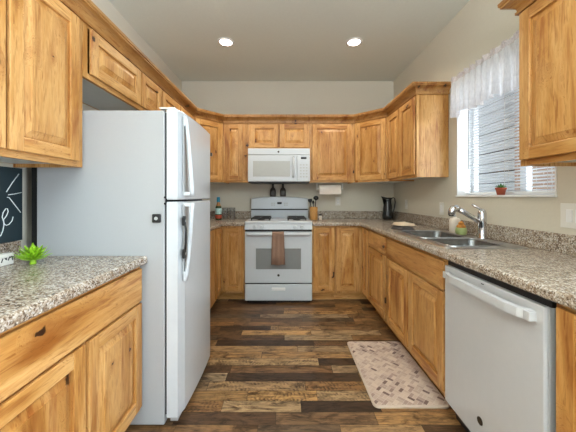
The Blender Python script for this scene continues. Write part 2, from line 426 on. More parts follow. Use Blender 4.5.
# ------------------------------------------------------------ cabinet builders
def door(w, h, parent, x, z, name='door', y=0, st=.058, label=None):
    """raised panel door: front faces local -y; x,z = lower left corner"""
    m = MB(); b = .0035; T = .02
    m.box(-w/2, -w/2+st, -T, -.004, 0, h, b); m.box(w/2-st, w/2, -T, -.004, 0, h, b)
    m.box(-w/2+st-.001, w/2-st+.001, -T+.0006, -.004, 0.0003, st, b, mat=1); m.box(-w/2+st-.001, w/2-st+.001, -T+.0006, -.004, h-st, h-.0003, b, mat=1)
    d = m.build(name, [W_Z, W_X], parent, (x+w/2, y, z), label=label)
    a, c, e = st-.006, st+.006, st+.036
    P = []
    def ring(i, yy): return [(-w/2+i, yy, i), (w/2-i, yy, i), (w/2-i, yy, h-i), (-w/2+i, yy, h-i)]
    m = MB()
    m.loft([ring(a, -.0015), ring(a, -.0045), ring(c, -.0045), ring(c+.001, -.0065), ring(e, -.0165), ring(e+.0005, -.0185)], smooth=False)
    m.build('raised_panel', W_Z, d)
    return d
def slab(w, h, parent, x, z, name='drawer_front', y=0):
    return box(-w/2, w/2, -.02, -.004, 0, h, .004).build(name, W_X, parent, (x+w/2, y, z))

def cabinet(name, label, cat, origin, rot, w, depth, z0, z1, fronts, toe=True, low_top=None, group=None, frame_top=None):
    t = thing(name, label, cat, (origin[0], origin[1], 0), rot, group or {'upper_cabinet': 'upper cabinets on the walls', 'base_cabinet': 'base cabinets on the floor'}.get(name))
    b = .10 if toe else z0
    if toe:
        box(0, w, .07, .085, 0.001, .10).build('toe_kick', W_X, t)
        box(0.0, w, .0865, depth, 0.001, .10).build('plinth', W_X, t)
    zt = low_top or z1
    # face frame: stiles and rails round the openings
    m = MB(); s = .036
    m.box(0, s, 0, .019, b, z1); m.box(w-s, w, 0, .019, b, z1)
    m.box(s, w-s, 0, .019, b, b+.03, mat=1); m.box(s, w-s, 0, .019, z1-.03, z1, mat=1)
    for fr in fronts:
        if fr[0] == 'mid': m.box(fr[1], fr[2], 0, .019, b+.03, z1-.03)
        if fr[0] == 'rail': m.box(s, w-s, 0, .019, fr[1], fr[2], mat=1)
    m.build('face_frame', [W_Z, W_X], t)
    if toe:
        box(0, w, .02, depth, b+.0005, zt).build('carcass', W_Z, t)
    else:
        m = MB(); m.box(0, .016, .02, depth, b, z1); m.box(w-.016, w, .02, depth, b, z1)
        m.box(.016, w-.016, .02, depth, z1-.016, z1); m.box(.016, w-.016, depth-.01, depth, b+.018, z1-.016)
        m.build('carcass', W_Z, t)
        box(.0165, w-.0165, .0195, depth-.011, b+.018, b+.034).build('bottom_panel', MELA, t, label='white underside panel')
    for fr in fronts:
        if fr[0] == 'door': door(fr[2]-fr[1], fr[4]-fr[3], t, fr[1], fr[3])
        if fr[0] == 'drawer': slab(fr[2]-fr[1], fr[4]-fr[3], t, fr[1], fr[3])
        if fr[0] == 'front': slab(fr[2]-fr[1], fr[4]-fr[3], t, fr[1], fr[3], 'false_front')
    return t

CT0, CT1 = .880, .920          # worktop underside and top
BT = .878                      # base cabinet top
R90 = PI/2
XF = .897                      # face frame of the right run
DR = XR-XF-.005
# ---- right run (local x runs towards the camera)
cabinet('base_cabinet', 'knotty wood base cabinet with drawer over door, between corner cabinet and sink cabinet', 'cabinet',
        (XF, 2.995), -R90, .545, DR, 0, BT, [('drawer', .015, .52, .715, .86), ('door', .015, .52, .13, .695), ('rail', .69, .72)])
cabinet('sink_cabinet', 'wide knotty wood sink cabinet with blank front above two doors', 'cabinet',
        (XF, 2.448), -R90, .90, DR, 0, BT, [('front', .015, .885, .70, .86), ('door', .015, .425, .13, .685), ('door', .445, .885, .13, .685), ('mid', .40, .47), ('rail', .68, .71)], low_top=.69)
cabinet('base_cabinet', 'tall door base cabinet right of the dishwasher, cut by the photo edge', 'cabinet',
        (XF, .926), -R90, .52, DR, 0, BT, [('door', .016, .50, .13, .862)])
# ---- back run
YF = 3.245
cabinet('base_cabinet', 'narrow single door base cabinet just right of the white range', 'cabinet',
        (.309, YF), 0, .264, YB-YF-.005, 0, BT, [('door', .012, .255, .13, .86)])
# right corner base: L shaped body with two doors meeting in the corner
t = thing('corner_base_cabinet', 'corner base cabinet with two doors meeting at the inner corner, under the black pitcher', 'cabinet', (.575, YF, 0), 0, 'corner base cabinets')
def corner_poly(z0, z1, ins):
    return MB().prism([(0, .02+ins), (.3415-.0+ins, .02+ins), (.3415+ins, -.247), (.895, -.247), (.895, .58), (0, .58)], z0, z1)
corner_poly(.10, BT, 0).build('carcass', W_Z, t)
corner_poly(.001, .0995, .06).build('toe_kick', W_X, t)
m = MB(); m.box(0, .322, 0, .019, .10, BT); m.box(.322, .3405, -.247, .019, .10, BT); m.build('face_frame', W_Z, t)
door(.268, .73, t, .007, .13)
d = door(.185, .73, t, 0, .13); d.location = (.322, -.137, .13); d.rotation_euler = (0, 0, -R90)
# left back corner: L shaped body
t = thing('corner_base_cabinet', 'corner base cabinet left of the range, partly hidden by the refrigerator', 'cabinet', (-.469, YF, 0), 0, 'corner base cabinets')
def cl(z0, z1, ins): return MB().prism([(0, .58), (-.946, .58), (-.946, -.60), (-.298-ins, -.60), (-.298-ins, .02+ins), (0, .02+ins)], z0, z1)
cl(.10, BT, 0).build('carcass', W_Z, t); cl(.001, .0995, .06).build('toe_kick', W_X, t)
m = MB(); m.box(-.279, 0, 0, .019, .10, BT); m.box(-.2975, -.279, -.60, .019, .10, BT); m.build('face_frame', W_Z, t)
door(.236, .73, t, -.252, .13)
d = door(.26, .73, t, 0, .13); d.location = (-.279, -.16, .13); d.rotation_euler = (0, 0, R90)
# ---- left near base (local x runs away from the camera)
cabinet('base_cabinet', 'pale knotty wood base cabinet with long drawer front over two doors, beside the refrigerator', 'cabinet',
        (-.765, .62), R90, .85, .645, 0, BT-.012, [('drawer', .012, .836, .68, .848), ('door', .012, .426, .13, .668), ('door', .444, .836, .13, .668), ('mid', .41, .46), ('rail', .66, .69)])

# ---- upper cabinets
UB, UT = 1.395, 2.16
XU = 1.185
cabinet('upper_cabinet', 'two door upper cabinet on the right wall, end panel beside the window', 'cabinet',
        (XU, 3.222), -R90, .692, XR-XU-.004, UB, UT, [('door', .012, .335, UB+.025, 2.125), ('door', .352, .678, UB+.025, 2.125), ('mid', .32, .37)], toe=False)
cabinet('upper_cabinet', 'near upper cabinet in the top right corner, over the dishwasher', 'cabinet',
        (XU, 1.412), -R90, .92, XR-XU-.004, 1.372, UT, [('door', .014, .455, 1.40, 2.13), ('door', .47, .905, 1.40, 2.13), ('mid', .44, .485)], toe=False)
YU = 3.52; DU = YB-YU-.004
cabinet('upper_cabinet', 'narrow single door upper cabinet left of the microwave', 'cabinet',
        (-.785, YU), 0, .322, DU, UB, UT, [('door', .026, .250, UB+.025, 2.125), ('mid', .24, .322-.03)], toe=False)
cabinet('upper_cabinet', 'short two door upper cabinet above the microwave', 'cabinet',
        (-.461, YU), 0, .762, DU, 1.812, UT, [('door', .02, .372, 1.832, 2.125), ('door', .39, .748, 1.832, 2.125), ('mid', .36, .40)], toe=False)
cabinet('upper_cabinet', 'wide single door upper cabinet above the paper towel roll', 'cabinet',
        (.303, YU), 0, .562, DU, UB, UT, [('door', .032, .524, UB+.025, 2.125)], toe=False)
def diag(label, pts, a, b, rot):
    """five sided corner cabinet, front between plan points a and b"""
    t = thing('corner_upper_cabinet', label, 'cabinet', (a[0], a[1], 0), rot, 'diagonal corner upper cabinets')
    L = math.hypot(b[0]-a[0], b[1]-a[1]); c, s = math.cos(-rot), math.sin(-rot)
    loc = [((x-a[0])*c-(y-a[1])*s, (x-a[0])*s+(y-a[1])*c) for x, y in pts]
    MB().prism(loc, UB+.018, UT).build('carcass', W_Z, t)
    MB().prism([(x*.985+.003, y*.985+.003) for x, y in loc], UB+.004, UB+.0175).build('bottom_panel', MELA, t)
    m = MB(); m.box(.004, .05, -.007, -.0005, UB, UT-.003); m.box(L-.05, L-.004, -.007, -.0005, UB, UT-.003)
    m.box(.05, L-.05, -.007, -.0005, UB, UB+.03, mat=1); m.box(.05, L-.05, -.007, -.0005, UT-.033, UT-.003, mat=1)
    m.build('face_frame', [W_Z, W_X], t)
    door(L-.06, 2.125-UB-.025, t, .03, UB+.025, y=-.0075)
e = .003
diag('diagonal corner upper cabinet at right, above the black pitcher', [(.869, YB-e), (.869, YU+.006), (XU+.006, 3.227), (XR-e, 3.227), (XR-e, YB-e)], (.869, YU+.006), (XU+.006, 3.227), math.atan2(3.227-YU-.006, XU+.006-.869))
XUL = -1.068
diag('diagonal corner upper cabinet at left, half hidden by the refrigerator', [(XL+e, YB-e), (XL+e, 3.227), (XUL-.006, 3.227), (-.789, YU+.006), (-.789, YB-e)], (XUL-.006, 3.227), (-.789, YU+.006), math.atan2(YU+.006-3.227, -.789-XUL+.006))
DL = XUL-XL-.004
cabinet('upper_cabinet', 'tall near upper cabinet in the top left corner, above the chalkboard', 'cabinet',
        (XUL, .60), R90, .872, DL, 1.372, UT, [('door', .06, .452, 1.40, 2.13), ('door', .466, .826, 1.40, 2.13), ('mid', .44, .48)], toe=False)
cabinet('upper_cabinet', 'short two door upper cabinet above the refrigerator', 'cabinet',
        (XUL, 1.474), R90, .911, DL, 1.855, UT, [('door', .042, .56, 1.882, 2.13), ('door', .575, .895, 1.882, 2.13), ('mid', .54, .60)], toe=False)
cabinet('upper_cabinet', 'upper cabinet beyond the refrigerator top, on the left wall before the corner', 'cabinet',
        (XUL, 2.387), R90, .836, DL, UB, UT, [('door', .02, .41, UB+.025, 2.13), ('door', .425, .815, UB+.025, 2.13), ('mid', .40, .44)], toe=False)
# crown moulding
prof = [(0, 2.138), (.013, 2.138), (.014, 2.150), (.007, 2.153), (.010, 2.166), (.020, 2.180), (.040, 2.194), (.057, 2.199), (.057, 2.208), (.063, 2.211), (.064, 2.228), (0, 2.228)]
prof = [(o+.0015, z+.0235) for o, z in prof]; prof = [(o, z-.02) for o, z in prof]
def crown(path, label):
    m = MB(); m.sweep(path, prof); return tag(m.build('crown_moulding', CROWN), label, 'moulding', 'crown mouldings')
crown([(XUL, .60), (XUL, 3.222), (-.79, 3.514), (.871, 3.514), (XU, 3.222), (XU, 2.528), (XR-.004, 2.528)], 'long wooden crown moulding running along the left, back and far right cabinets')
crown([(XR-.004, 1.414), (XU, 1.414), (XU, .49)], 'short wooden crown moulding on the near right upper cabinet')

# ------------------------------------------------------------ worktops
def bull(path, m, e=.02):
    r = .014; T0, T1 = CT0, CT1
    pr = [(0, T0), (e-.006, T0), (e, T0+.006), (e, T1-r)]
    for k in range(1, 6):
        a = k*PI/10; pr.append((e-r+r*math.cos(a), T1-r+r*math.sin(a)))
    pr.append((0, T1)); m.sweep(path, pr)
BS = .018   # backsplash thickness
t = thing('worktop', 'L shaped speckled granite worktop on the right, holding the sink', 'worktop', (0, 0, 0), 0, 'granite worktops')
m = MB(); XE = .88; YE = 3.235; N = .40
SX0, SX1, SY0, SY1 = .955, 1.375, 1.63, 2.405   # sink cut-out
m.box(.312, XR-.002, YE, YB-.002, CT0, CT1)
m.box(XE, XR-.002, SY1, YE, CT0, CT1); m.box(XE, SX0, SY0, SY1, CT0, CT1); m.box(SX1, XR-.002, SY0, SY1, CT0, CT1)
m.box(XE, XR-.002, N, SY0, CT0, CT1)
bull([(.312, YE), (XE, YE), (XE, N)], m)
m.build('countertop', GRAN, t)
m = MB(); m.box(.312, XR-BS-.002, YB-BS-.002, YB-.002, CT1, 1.022, .003); m.box(XR-BS-.002, XR-.002, N, YB-.002, CT1, 1.022, .003)
m.build('backsplash', GRAN, t)
t = thing('worktop', 'small speckled granite worktop left of the range, behind the refrigerator', 'worktop', (0, 0, 0), 0, 'granite worktops')
m = MB(); XE2 = -.75
m.box(XL+.002, -.472, YE, YB-.002, CT0, CT1); m.box(XL+.002, XE2, 2.645, YE, CT0, CT1)
bull([(XE2, 2.645), (XE2, YE), (-.472, YE)], m)
m.build('countertop', GRAN, t)
m = MB(); m.box(XL+BS+.002, -.472, YB-BS-.002, YB-.002, CT1, 1.022, .003); m.box(XL+.002, XL+.002+BS, 2.645, YB-.002, CT1, 1.022, .003)
m.build('backsplash', GRAN, t)
DZ = -.012
t = thing('worktop', 'near left speckled granite worktop with pale edge, in front of the refrigerator side', 'worktop', (0, 0, DZ), 0, 'granite worktops')
m = MB(); YW = 1.471
m.box(XL+.002, -.748, .45, YW, CT0, CT1); bull([(-.748, .45), (-.748, YW)], m, .022)
m.build('countertop', GRAN, t)
m = MB(); m.box(XL+.002, XL+.002+.03, .45, YW, CT1, 1.0, .003); m.build('backsplash', GRAN, t)

# ------------------------------------------------------------ sink, faucet
t = thing('sink', 'double bowl stainless steel sink set in the right worktop', 'sink', (0, 0, CT1))
rx0, rx1, ry0, ry1 = .925, 1.405, 1.60, 2.435
MX = 1.965
bowls = [(.962, 1.315, 1.645, MX-.014), (.962, 1.315, MX+.014, 2.39)]
m = MB(); bm = m.bm
def loopv(pts):
    vs = [bm.verts.new(p) for p in pts]; return vs, [bm.edges.new((vs[i], vs[(i+1) % len(vs)])) for i in range(len(vs))]
zt = .005
ov, oe = loopv(rrect(rx0, rx1, ry0, ry1, .04, zt)); es = list(oe)
for b in bowls:
    v, e_ = loopv(rrect(b[0], b[1], b[2], b[3], .05, zt)); es += e_
bmesh.ops.triangle_fill(bm, edges=es, use_beauty=True)
lo = [bm.verts.new((v.co.x+(.004 if v.co.x > 1.16 else -.004), v.co.y+(.004 if v.co.y > 2.0 else -.004), .0005)) for v in ov]
for i in range(len(ov)):
    j = (i+1) % len(ov); bm.faces.new((ov[i], ov[j], lo[j], lo[i]))
m.build('rim', STEEL, t)
for b in bowls:
    m = MB(); L = []
    for ins, z, r in ((0, zt, .05), (.003, 0, .05), (.008, -.10, .05), (.014, -.15, .05), (.03, -.172, .06), (.06, -.178, .05)):
        L.append(rrect(b[0]+ins, b[1]-ins, b[2]+ins, b[3]-ins, r, z))
    m.loft(L, cap0=False, cap1=True)
    bo = m.build('bowl', BOWL, t)
    m = MB(); pts = rrect(b[0], b[1], b[2], b[3], .05, zt+.001); m.tube(pts+pts[:2], .0055, 8); m.build('bowl_lip', STEEL, bo)
    MB().lathe([(.0, -.1775), (.04, -.1775), (.042, -.174), (.036, -.1735), (.0, -.176)], ((b[0]+b[1])/2, (b[2]+b[3])/2, 0), cap0=False, cap1=False).build('drain', CHROME, bo)
FX, FY = 1.378, 1.962
t = thing('faucet', 'chrome single lever kitchen faucet with angled pull out spout behind the sink', 'faucet', (FX, FY, CT1+.0055))
MB().lathe([(.030, 0), (.030, .006), (.026, .012), (.025, .10), (.027, .105), (.027, .175), (.022, .195), (.012, .205)]).build('body', CHROME, t)
MB().tube([(-.005, .0, .105), (-.06, .004, .145), (-.12, .006, .182), (-.16, .008, .204)], [.017, .017, .017, .018], 14).build('spout', CHROME, t)
h = MB().tube([(-.158, .008, .203), (-.178, .01, .212), (-.196, .01, .208), (-.207, .011, .190), (-.209, .011, .163)], [.02, .024, .026, .025, .021], 16).build('spray_head', CHROME, t)
MB().cyl((-.2091, .011, .163), (-.2093, .011, .156), .017, 14).build('spray_face', BLACK, h)
MB().tube([(0, 0, .195), (-.02, .006, .213), (-.062, .012, .238)], [.012, .008, .006], 10).build('lever', CHROME, t)

# ------------------------------------------------------------ refrigerator
fx0, fx1, fy0, fy1 = -1.316, -.640, 1.479, 2.118
t = thing('refrigerator', 'white top freezer refrigerator standing at the left wall', 'refrigerator', (0, 0, 0))
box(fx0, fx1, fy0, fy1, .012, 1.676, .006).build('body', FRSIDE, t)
box(fx0-.030, fx0-.0005, fy0+.006, fy1-.006, .06, 1.64).build('gap_shade_strip', GASKET_GAPSHADE, t)  # near-black strip added as the shade in the gap at the wall
box(fx1, fx1+.012, fy0+.012, fy1-.012, .06, 1.665).build('gasket', GASKET_GAPSHADE, t)
def fdoor(z0, z1):
    m = MB(); x0, x1 = fx1+.012, -.552; L = []
    n = 10
    pts = [(x0, fy0)]
    for k in range(n+1):
        u = k/n; y = fy0+u*(fy1-fy0); bow = .012*(1-(2*u-1)**2); ed = .012*(1 if k in (0, n) else 0)
        pts.append((x1+bow-ed-.006, y))
    pts.append((x0, fy1))
    for ins, z in ((.010, z0), (.0, z0+.008), (0, z1-.008), (.010, z1)):
        L.append([(min(x, x1+.02)-ins*.8 if x > x0+.02 else x, y+(ins*.6 if y < fy0+.01 else (-ins*.6 if y > fy1-.01 else 0)), z) for x, y in pts])
    m.loft(L, smooth=False); return m
d1 = fdoor(.045, 1.192).build('door', WHITE, t, label='large lower refrigerator door')
d2 = fdoor(1.203, 1.684).build('door', WHITE, t, label='small upper freezer door')
def fhandle(z0, z1, parent, flip):
    # tapered vertical grip: deepest next to the door split, fading into the door at the far end
    m = MB(); y = fy0+.050; n = 12; L = []
    for k in range(n+1):
        u = k/n; z = z0+u*(z1-z0); q = u if flip else 1-u
        xo = -.549+.006+.040*q**.7; th = .010+.006*q
        L.append([(xo-th, y-.012, z), (xo+.004, y-.014, z), (xo+.008, y, z), (xo+.004, y+.016, z), (xo-th, y+.014, z)])
    m.loft(L)
    e0, e1 = (z0, z0+.055) if flip else (z1-.055, z1)
    m.box(-.553, -.541, y-.016, y+.018, e0, e1, .004)
    e0, e1 = (z1-.02, z1) if flip else (z0, z0+.02)
    m.box(-.553, -.515, y-.011, y+.013, e0, e1, .003)
    m.build('handle', WHITE, parent)
    box(-.5555, -.5490, y-.020, y+.030, z0+.005, z1-.005, .002).build('handle_plate', FRSIDE, parent)
fhandle(1.225, 1.655, d2, 0); fhandle(.76, 1.185, d1, 1)
m = MB(); m.box(fx1-.03, -.585, fy0+.004, fy0+.05, 1.6845, 1.694, .003); m.build('hinge_cover', WPLAST, t)
for z in (1.182, 1.215): MB().cyl((fx1+.006, fy0-.006, z), (fx1+.006, fy0+.013, z), .006, 10).build('hinge_pin', BLACK, t)
m = MB(); m.box(fx1+.02, -.58, fy0+.03, fy1-.03, .012, .044); m.build('base_grille', FRSIDE, t)
box(-.5555, -.546, fy1-.05, fy1-.02, 1.52, 1.545, .002).build('badge', DARKBADGE, d2)
for y in (fy0+.06, fy1-.06):
    for x in (fx0+.08, fx1-.08): MB().cyl((x, y, .0005), (x, y, .0125), .018, 12).build('foot', BLACK, t)
# black latch on the refrigerator front
t = thing('door_latch', 'black strap shaped latch stuck beside the lower refrigerator handle', 'latch', (-.549, fy0+.016, 1.0))
m = MB(); m.tube([(.012, 0, .085), (.018, .001, .04), (.016, .001, -.03), (.012, 0, -.075)], .0055, 10); m.build('strap', BLACK, t)
for z in (.09, -.085):
    p = MB(); p.box(.000, .016, -.013, .013, z-.026, z+.026, .006, 3); e_ = p.build('end_pad', BLACK, t)
    MB().cyl((.0161, 0, z), (.018, 0, z), .007, 14).build('button', GREYP, e_)
t = thing('timer_magnet', 'small black square magnet with grey dial on the refrigerator side', 'magnet', (-.678, fy0-.001, 1.105))
box(-.023, .023, -.012, 0, -.023, .023, .006, seg=3).build('case', BLACK, t)
m = MB(); m.cyl((0, -.0121, 0), (0, -.0145, 0), .009, 18); m.build('dial', GREYP, t)

# ------------------------------------------------------------ range
rx0, rx1 = -.466, .306; cx = (rx0+rx1)/2
t = thing('range', 'white freestanding gas range with two black grates', 'range', (cx, 3.18, 0)); hw = (rx1-rx0)/2-.003
box(-hw, hw, .045, .615, .03, .905, .004).build('body', WHITE, t)
box(-hw+.02, hw-.02, .06, .1, .0005, .0295).build('kick', BLACK, t)
m = MB(); m.box(-hw-.001, hw+.001, .0, .56, .9055, .938, .008, 3); m.build('cooktop', WHITE, t)
# slanted control panel
m = MB(); m.loft([[(-hw, .045, .846), (-hw, -.008, .846), (-hw, .0, .905), (-hw, .045, .905)], [(hw, .045, .846), (hw, -.008, .846), (hw, .0, .905), (hw, .045, .905)]], smooth=False)
cp = m.build('control_panel', WHITE, t)
for x in (-.268, -.19, .19, .268):
    kx = x
    k = MB().tube([(kx, -.005, .874), (kx, -.026, .873), (kx, -.030, .873)], [.021, .019, .016], 18).build('knob', WHITE, cp)
    box(kx-.004, kx+.004, -.037, -.029, .858, .889, .002).build('grip', WHITE, k)
box(-hw+.004, hw-.004, .004, .05, .8205, .8455).build('vent_gap', BLACK, t)
od = box(-hw, hw, .0, .044, .235, .82, .008).build('oven_door', WHITE, t)
box(-.256, .256, -.003, .0005, .395, .63, .002).build('oven_window', OVGLASS, od)
m = MB(); m.tube([(-hw+.03, -.002, .792), (-hw+.035, -.03, .795), (-hw+.07, -.045, .796), (hw-.07, -.045, .796), (hw-.035, -.03, .795), (hw-.03, -.002, .792)], .013, 12, flat=1.25); m.build('handle', WHITE, od)
for x in (-.16, .16):
    for q in (-.05, .05): box(x+q-.03, x+q+.03, -.0015, .001, .806, .811).build('vent_slot', GREYP, od)
m = MB(); m.cyl((0, -.0025, .325), (0, .0005, .325), .014, 20); m.build('badge', DARKBADGE, od)
box(-hw+.004, hw-.004, .015, .045, .222, .234).build('drawer_gap', BLACK, t)
dr = box(-hw, hw, .0, .044, .035, .221, .008).build('drawer', WHITE, t)
m = MB(); m.box(-.078, .078, -.006, .0005, .152, .186, .004); m.build('drawer_pull', TRIMW, dr)
# backguard with a gently arched front
m = MB(); L = []
for x in [-hw+.004+(2*hw-.008)*k/14 for k in range(15)]:
    u = x/hw; arch = .024*(1-u*u)
    L.append([(x, .60, .938), (x, .565, .938), (x, .555, 1.045), (x, .57, 1.185+arch), (x, .585, 1.195+arch), (x, .635, 1.195+arch), (x, .635, .938)])
m.loft(L, smooth=False); bgd = m.build('backguard', WHITE, t)
box(-hw+.006, hw-.006, .543, .562, 1.040, 1.056, .002).build('trim_line', BLACK, bgd)
box(-.03, .03, .553, .5625, 1.118, 1.145).build('clock_display', DISP, bgd)
m = MB()
for x in (-.10, -.07, .07, .10):
    for z in (1.105, 1.13): m.box(x-.010, x+.010, .554, .564, z-.007, z+.007)
m.build('button', GREYP, bgd)
# burners and grates
for gx in (-.215, .215):
    b = MB()
    for gy in (.20, .39):
        b.lathe([(.045, .9385), (.045, .950), (.03, .956), (.0, .957)], (gx, gy, 0), 20)
    b.build('burner', IRON, t)
    g = MB(); x0, x1, y0, y1, z = gx-.110, gx+.110, .10, .49, .962
    for a in ((x0, x1, y0, y0+.012), (x0, x1, y1-.012, y1), (x0, x0+.012, y0, y1), (x1-.012, x1, y0, y1), (x0, x1, .289, .301)):
        g.box(a[0], a[1], a[2], a[3], z-.008, z+.006, .003)
    for gy in (.20, .39):
        g.box(gx-.005, gx+.005, max(y0+.006, gy-.10), gy-.025, z-.004, z+.010, .002); g.box(gx-.005, gx+.005, gy+.025, min(y1-.006, gy+.09), z-.004, z+.010, .002)
        g.box(x0+.01, gx-.025, gy-.005, gy+.005, z-.004, z+.010, .002); g.box(gx+.025, x1-.01, gy-.005, gy+.005, z-.004, z+.010, .002)
    for px in (x0+.006, x1-.006):
        for py in (y0+.006, y1-.006, .295): g.box(px-.006, px+.006, py-.006, py+.006, .9385, z)
    g.build('grate', IRON, t)
# towel folded over the handle
m = MB(); hy = 3.18-.045; hz = .796; rr_ = .020
cols = 12; prof_t = [(hy+.020, .60), (hy+.021, .70), (hy+.020, .78)]
for k in range(0, 9):
    a = -k*PI/8; prof_t.append((hy+rr_*math.cos(a), hz+.002-rr_*math.sin(a)*1.2))
prof_t += [(hy-.021, .76), (hy-.024, .66), (hy-.026, .56), (hy-.027, .462)]
L = []
for i, (y, z) in enumerate(prof_t):
    row = []
    for j in range(cols+1):
        u = j/cols-.5; wv = .004*math.sin(u*16+i*.15)*(1 if z < .78 else .3)
        flare = 1+.16*max(0, (hz-z)/.34)
        row.append((-.083+u*.132*flare, y+wv*(-1 if y < hy else .4), z-(.004*math.cos(u*9) if i == len(prof_t)-1 else 0)))
    L.append(row)
m.loft(L, False, False, closed=False)
tw = m.build('hand_towel', TOWEL, smooth=True); tag(tw, 'brown hand towel hanging over the oven door handle', 'towel')
md = tw.modifiers.new('thick', 'SOLIDIFY'); md.thickness = .005; md.offset = 1

# ------------------------------------------------------------ microwave
t = thing('microwave', 'white over the range microwave under the short cabinet', 'microwave', (cx, 3.432, 0)); hw = .378
z0, z1 = 1.388, 1.806
box(-hw, hw, .0, .39, z0+.012, z1, .004).build('body', WHITE, t)
box(-hw+.004, hw-.004, .004, .385, z0, z0+.0115).build('underside', BLACK, t)
box(-hw, hw, -.026, -.0005, z1-.078, z1, .006).build('vent_strip', WHITE, t)
md_ = box(-hw, .216, -.03, -.0005, z0+.014, z1-.081, .007).build('door', WHITE, t)
box(-.315, .135, -.032, -.0295, z0+.075, z1-.155, .001).build('window', MWGLASS, md_)
m = MB(); m.tube([(.178, -.028, z0+.07), (.178, -.056, z0+.085), (.178, -.062, z0+.18), (.178, -.056, z1-.12), (.178, -.028, z1-.105)], .011, 12); m.build('handle', WHITE, md_)
cpn = box(.219, hw, -.03, -.0005, z0+.014, z1-.081, .007).build('control_panel', WHITE, t)
box(.268, .335, -.032, -.0295, z1-.130, z1-.108).build('display', DISP, cpn)
m = MB()
for i in range(3):
    for j in range(5): m.box(.255+i*.036, .275+i*.036, -.0312, -.0295, z0+.065+j*.036, z0+.08+j*.036)
m.build('keypad', GREYP, cpn)
m = MB(); m.cyl((-.005, -.0285, z1-.042), (-.005, -.0255, z1-.042), .012, 18); m.build('badge', DARKBADGE, t)

# bottles on the range backguard
for x, lab in ((-.170, 'left of the two dark bottles standing on the range back panel'), (-.034, 'right of the two dark bottles standing on the range back panel')):
    zb = 1.195+.024*(1-((x-cx)/.383)**2)+.001
    t = thing('bottle', lab, 'bottle', (x, 3.18+.61, zb), 0, 'dark bottles on the range')
    MB().lathe([(.036, 0), (.039, .004), (.039, .085), (.032, .105), (.015, .124), (.013, .15)], seg=20, sy=.66).build('glass', BOTTLE, t)
    MB().lathe([(.0145, .1505), (.0145, .168), (.012, .170)], seg=16).build('cap', BLACK, t)
    box(-.024, .024, -.0275, -.0255, .02, .07).build('paper_label', DARKBADGE, t)

# ------------------------------------------------------------ dishwasher (local frame: x towards camera, y to wall)
t = thing('dishwasher', 'white dishwasher with bar handle between sink cabinet and near right cabinet', 'dishwasher', (.897, 1.541, 0), -R90); w = .607
box(.004, w-.004, .03, .56, .10, .868).build('tub', FRSIDE, t)
box(.004, w-.004, -.004, .029, .846, .876).build('control_strip', BLACK, t)
dd = box(.006, w-.012, -.024, .029, .108, .845, .004).build('door_panel', DWWHITE, t)
box(w-.0115, w-.002, -.012, .029, .108, .845).build('side_edge', FRSIDE, t)
m = MB()
L = []
for k in range(13):
    u = k/12; x = .03+u*(w-.07); b = 1-abs(2*u-1)**8
    o = -.024-.044*b
    L.append([(x, o, .784), (x, o, .818), (x, o+.016, .822), (x, o+.016, .780)])
m.loft(L, smooth=False); m.box(.03, .055, -.05, -.0245, .784, .818, .003); m.box(w-.065, w-.04, -.05, -.0245, .784, .818, .003)
m.build('handle', DWWHITE, dd)
m = MB(); m.tube([(.285, -.0265, .213), (.285, -.0238, .213)], .017, 24); m.build('badge', DARKBADGE, dd)
box(.292, .308, -.0255, -.0238, .830, .834).build('indicator', BLACK, dd)
box(.004, w-.004, .04, .055, .002, .098).build('toe_panel', BLACK, t)

# ------------------------------------------------------------ blinds, valance
t = thing('blind', 'white horizontal slat blind lowered in the window', 'blind', (XR+.075, 0, 0))
ya, yb = WY0+.02, WY1-.02
box(-.022, .022, ya, yb, 2.10, 2.148, .003).build('headrail', BLIND, t)
m = MB(); z = 1.262; a = math.radians(14)
while z < 2.09:
    c, s = .0125*math.cos(a), .0125*math.sin(a)
    m.loft([[(-c, y, z+s), (0, y, z+.0015), (c, y, z-s), (0, y, z+.0006)] for y in (ya, yb)], smooth=False)
    z += .0215
m.build('slats', BLIND, t)
box(-.014, .014, ya, yb, 1.234, 1.252, .003).build('bottom_rail', BLIND, t)
m = MB()
for y in (ya+.1, (ya+yb)/2, yb-.1):
    m.cyl((-.014, y, 1.25), (-.014, y, 2.10), .0012, 6); m.cyl((.014, y, 1.25), (.014, y, 2.10), .0012, 6)
m.build('ladder_cord', WPLAST, t)
m = MB(); m.cyl((-.022, yb-.05, 2.1), (-.024, yb-.05, 1.45), .004, 8); m.build('tilt_wand', GREYP, t)

t = thing('valance', 'sheer white gathered valance curtain across the window top', 'curtain', (XR-.05, 0, 0))
y0, y1 = 1.502, 2.40
m = MB(); m.cyl((0, y0-.01, 2.195), (0, y1+.01, 2.195), .006, 10); m.cyl((0, y1, 2.195), (.046, y1, 2.195), .005, 8); m.cyl((0, y0, 2.195), (.046, y0, 2.195), .005, 8)
m.build('rod', WPLAST, t)
n = 260
def fold(u): return .017*math.sin(u*2*PI*11+1.6*math.sin(u*9))+.006*math.sin(u*2*PI*27)
def hem(u): return -.012+.020*abs(math.sin(u*PI*5.5))-.022*(math.floor(u*5.5) % 2)
L = []
zs = [(2.18, .35), (2.15, .7), (2.09, 1), (2.02, 1.1), (1.975, 1.2)]
for zz, am in zs: L.append([(-.012+fold(k/n)*am, y0+(y1-y0)*k/n, zz+(hem(k/n) if zz < 1.98 else 0)) for k in range(n+1)])
m = MB(); m.loft(L, False, False, closed=False); m.build('gathered_panel', SHEER, t, smooth=True)
L = []
for dz, am in ((0, 1.2), (-.035, 1.3), (-.07, 1.35)): L.append([(-.0125+fold(k/n)*am, y0+(y1-y0)*k/n, 1.975+hem(k/n)+dz) for k in range(n+1)])
m = MB(); m.loft(L, False, False, closed=False); m.build('hem_band', HEM, t, smooth=True, label='lower white band of the valance')
L = []
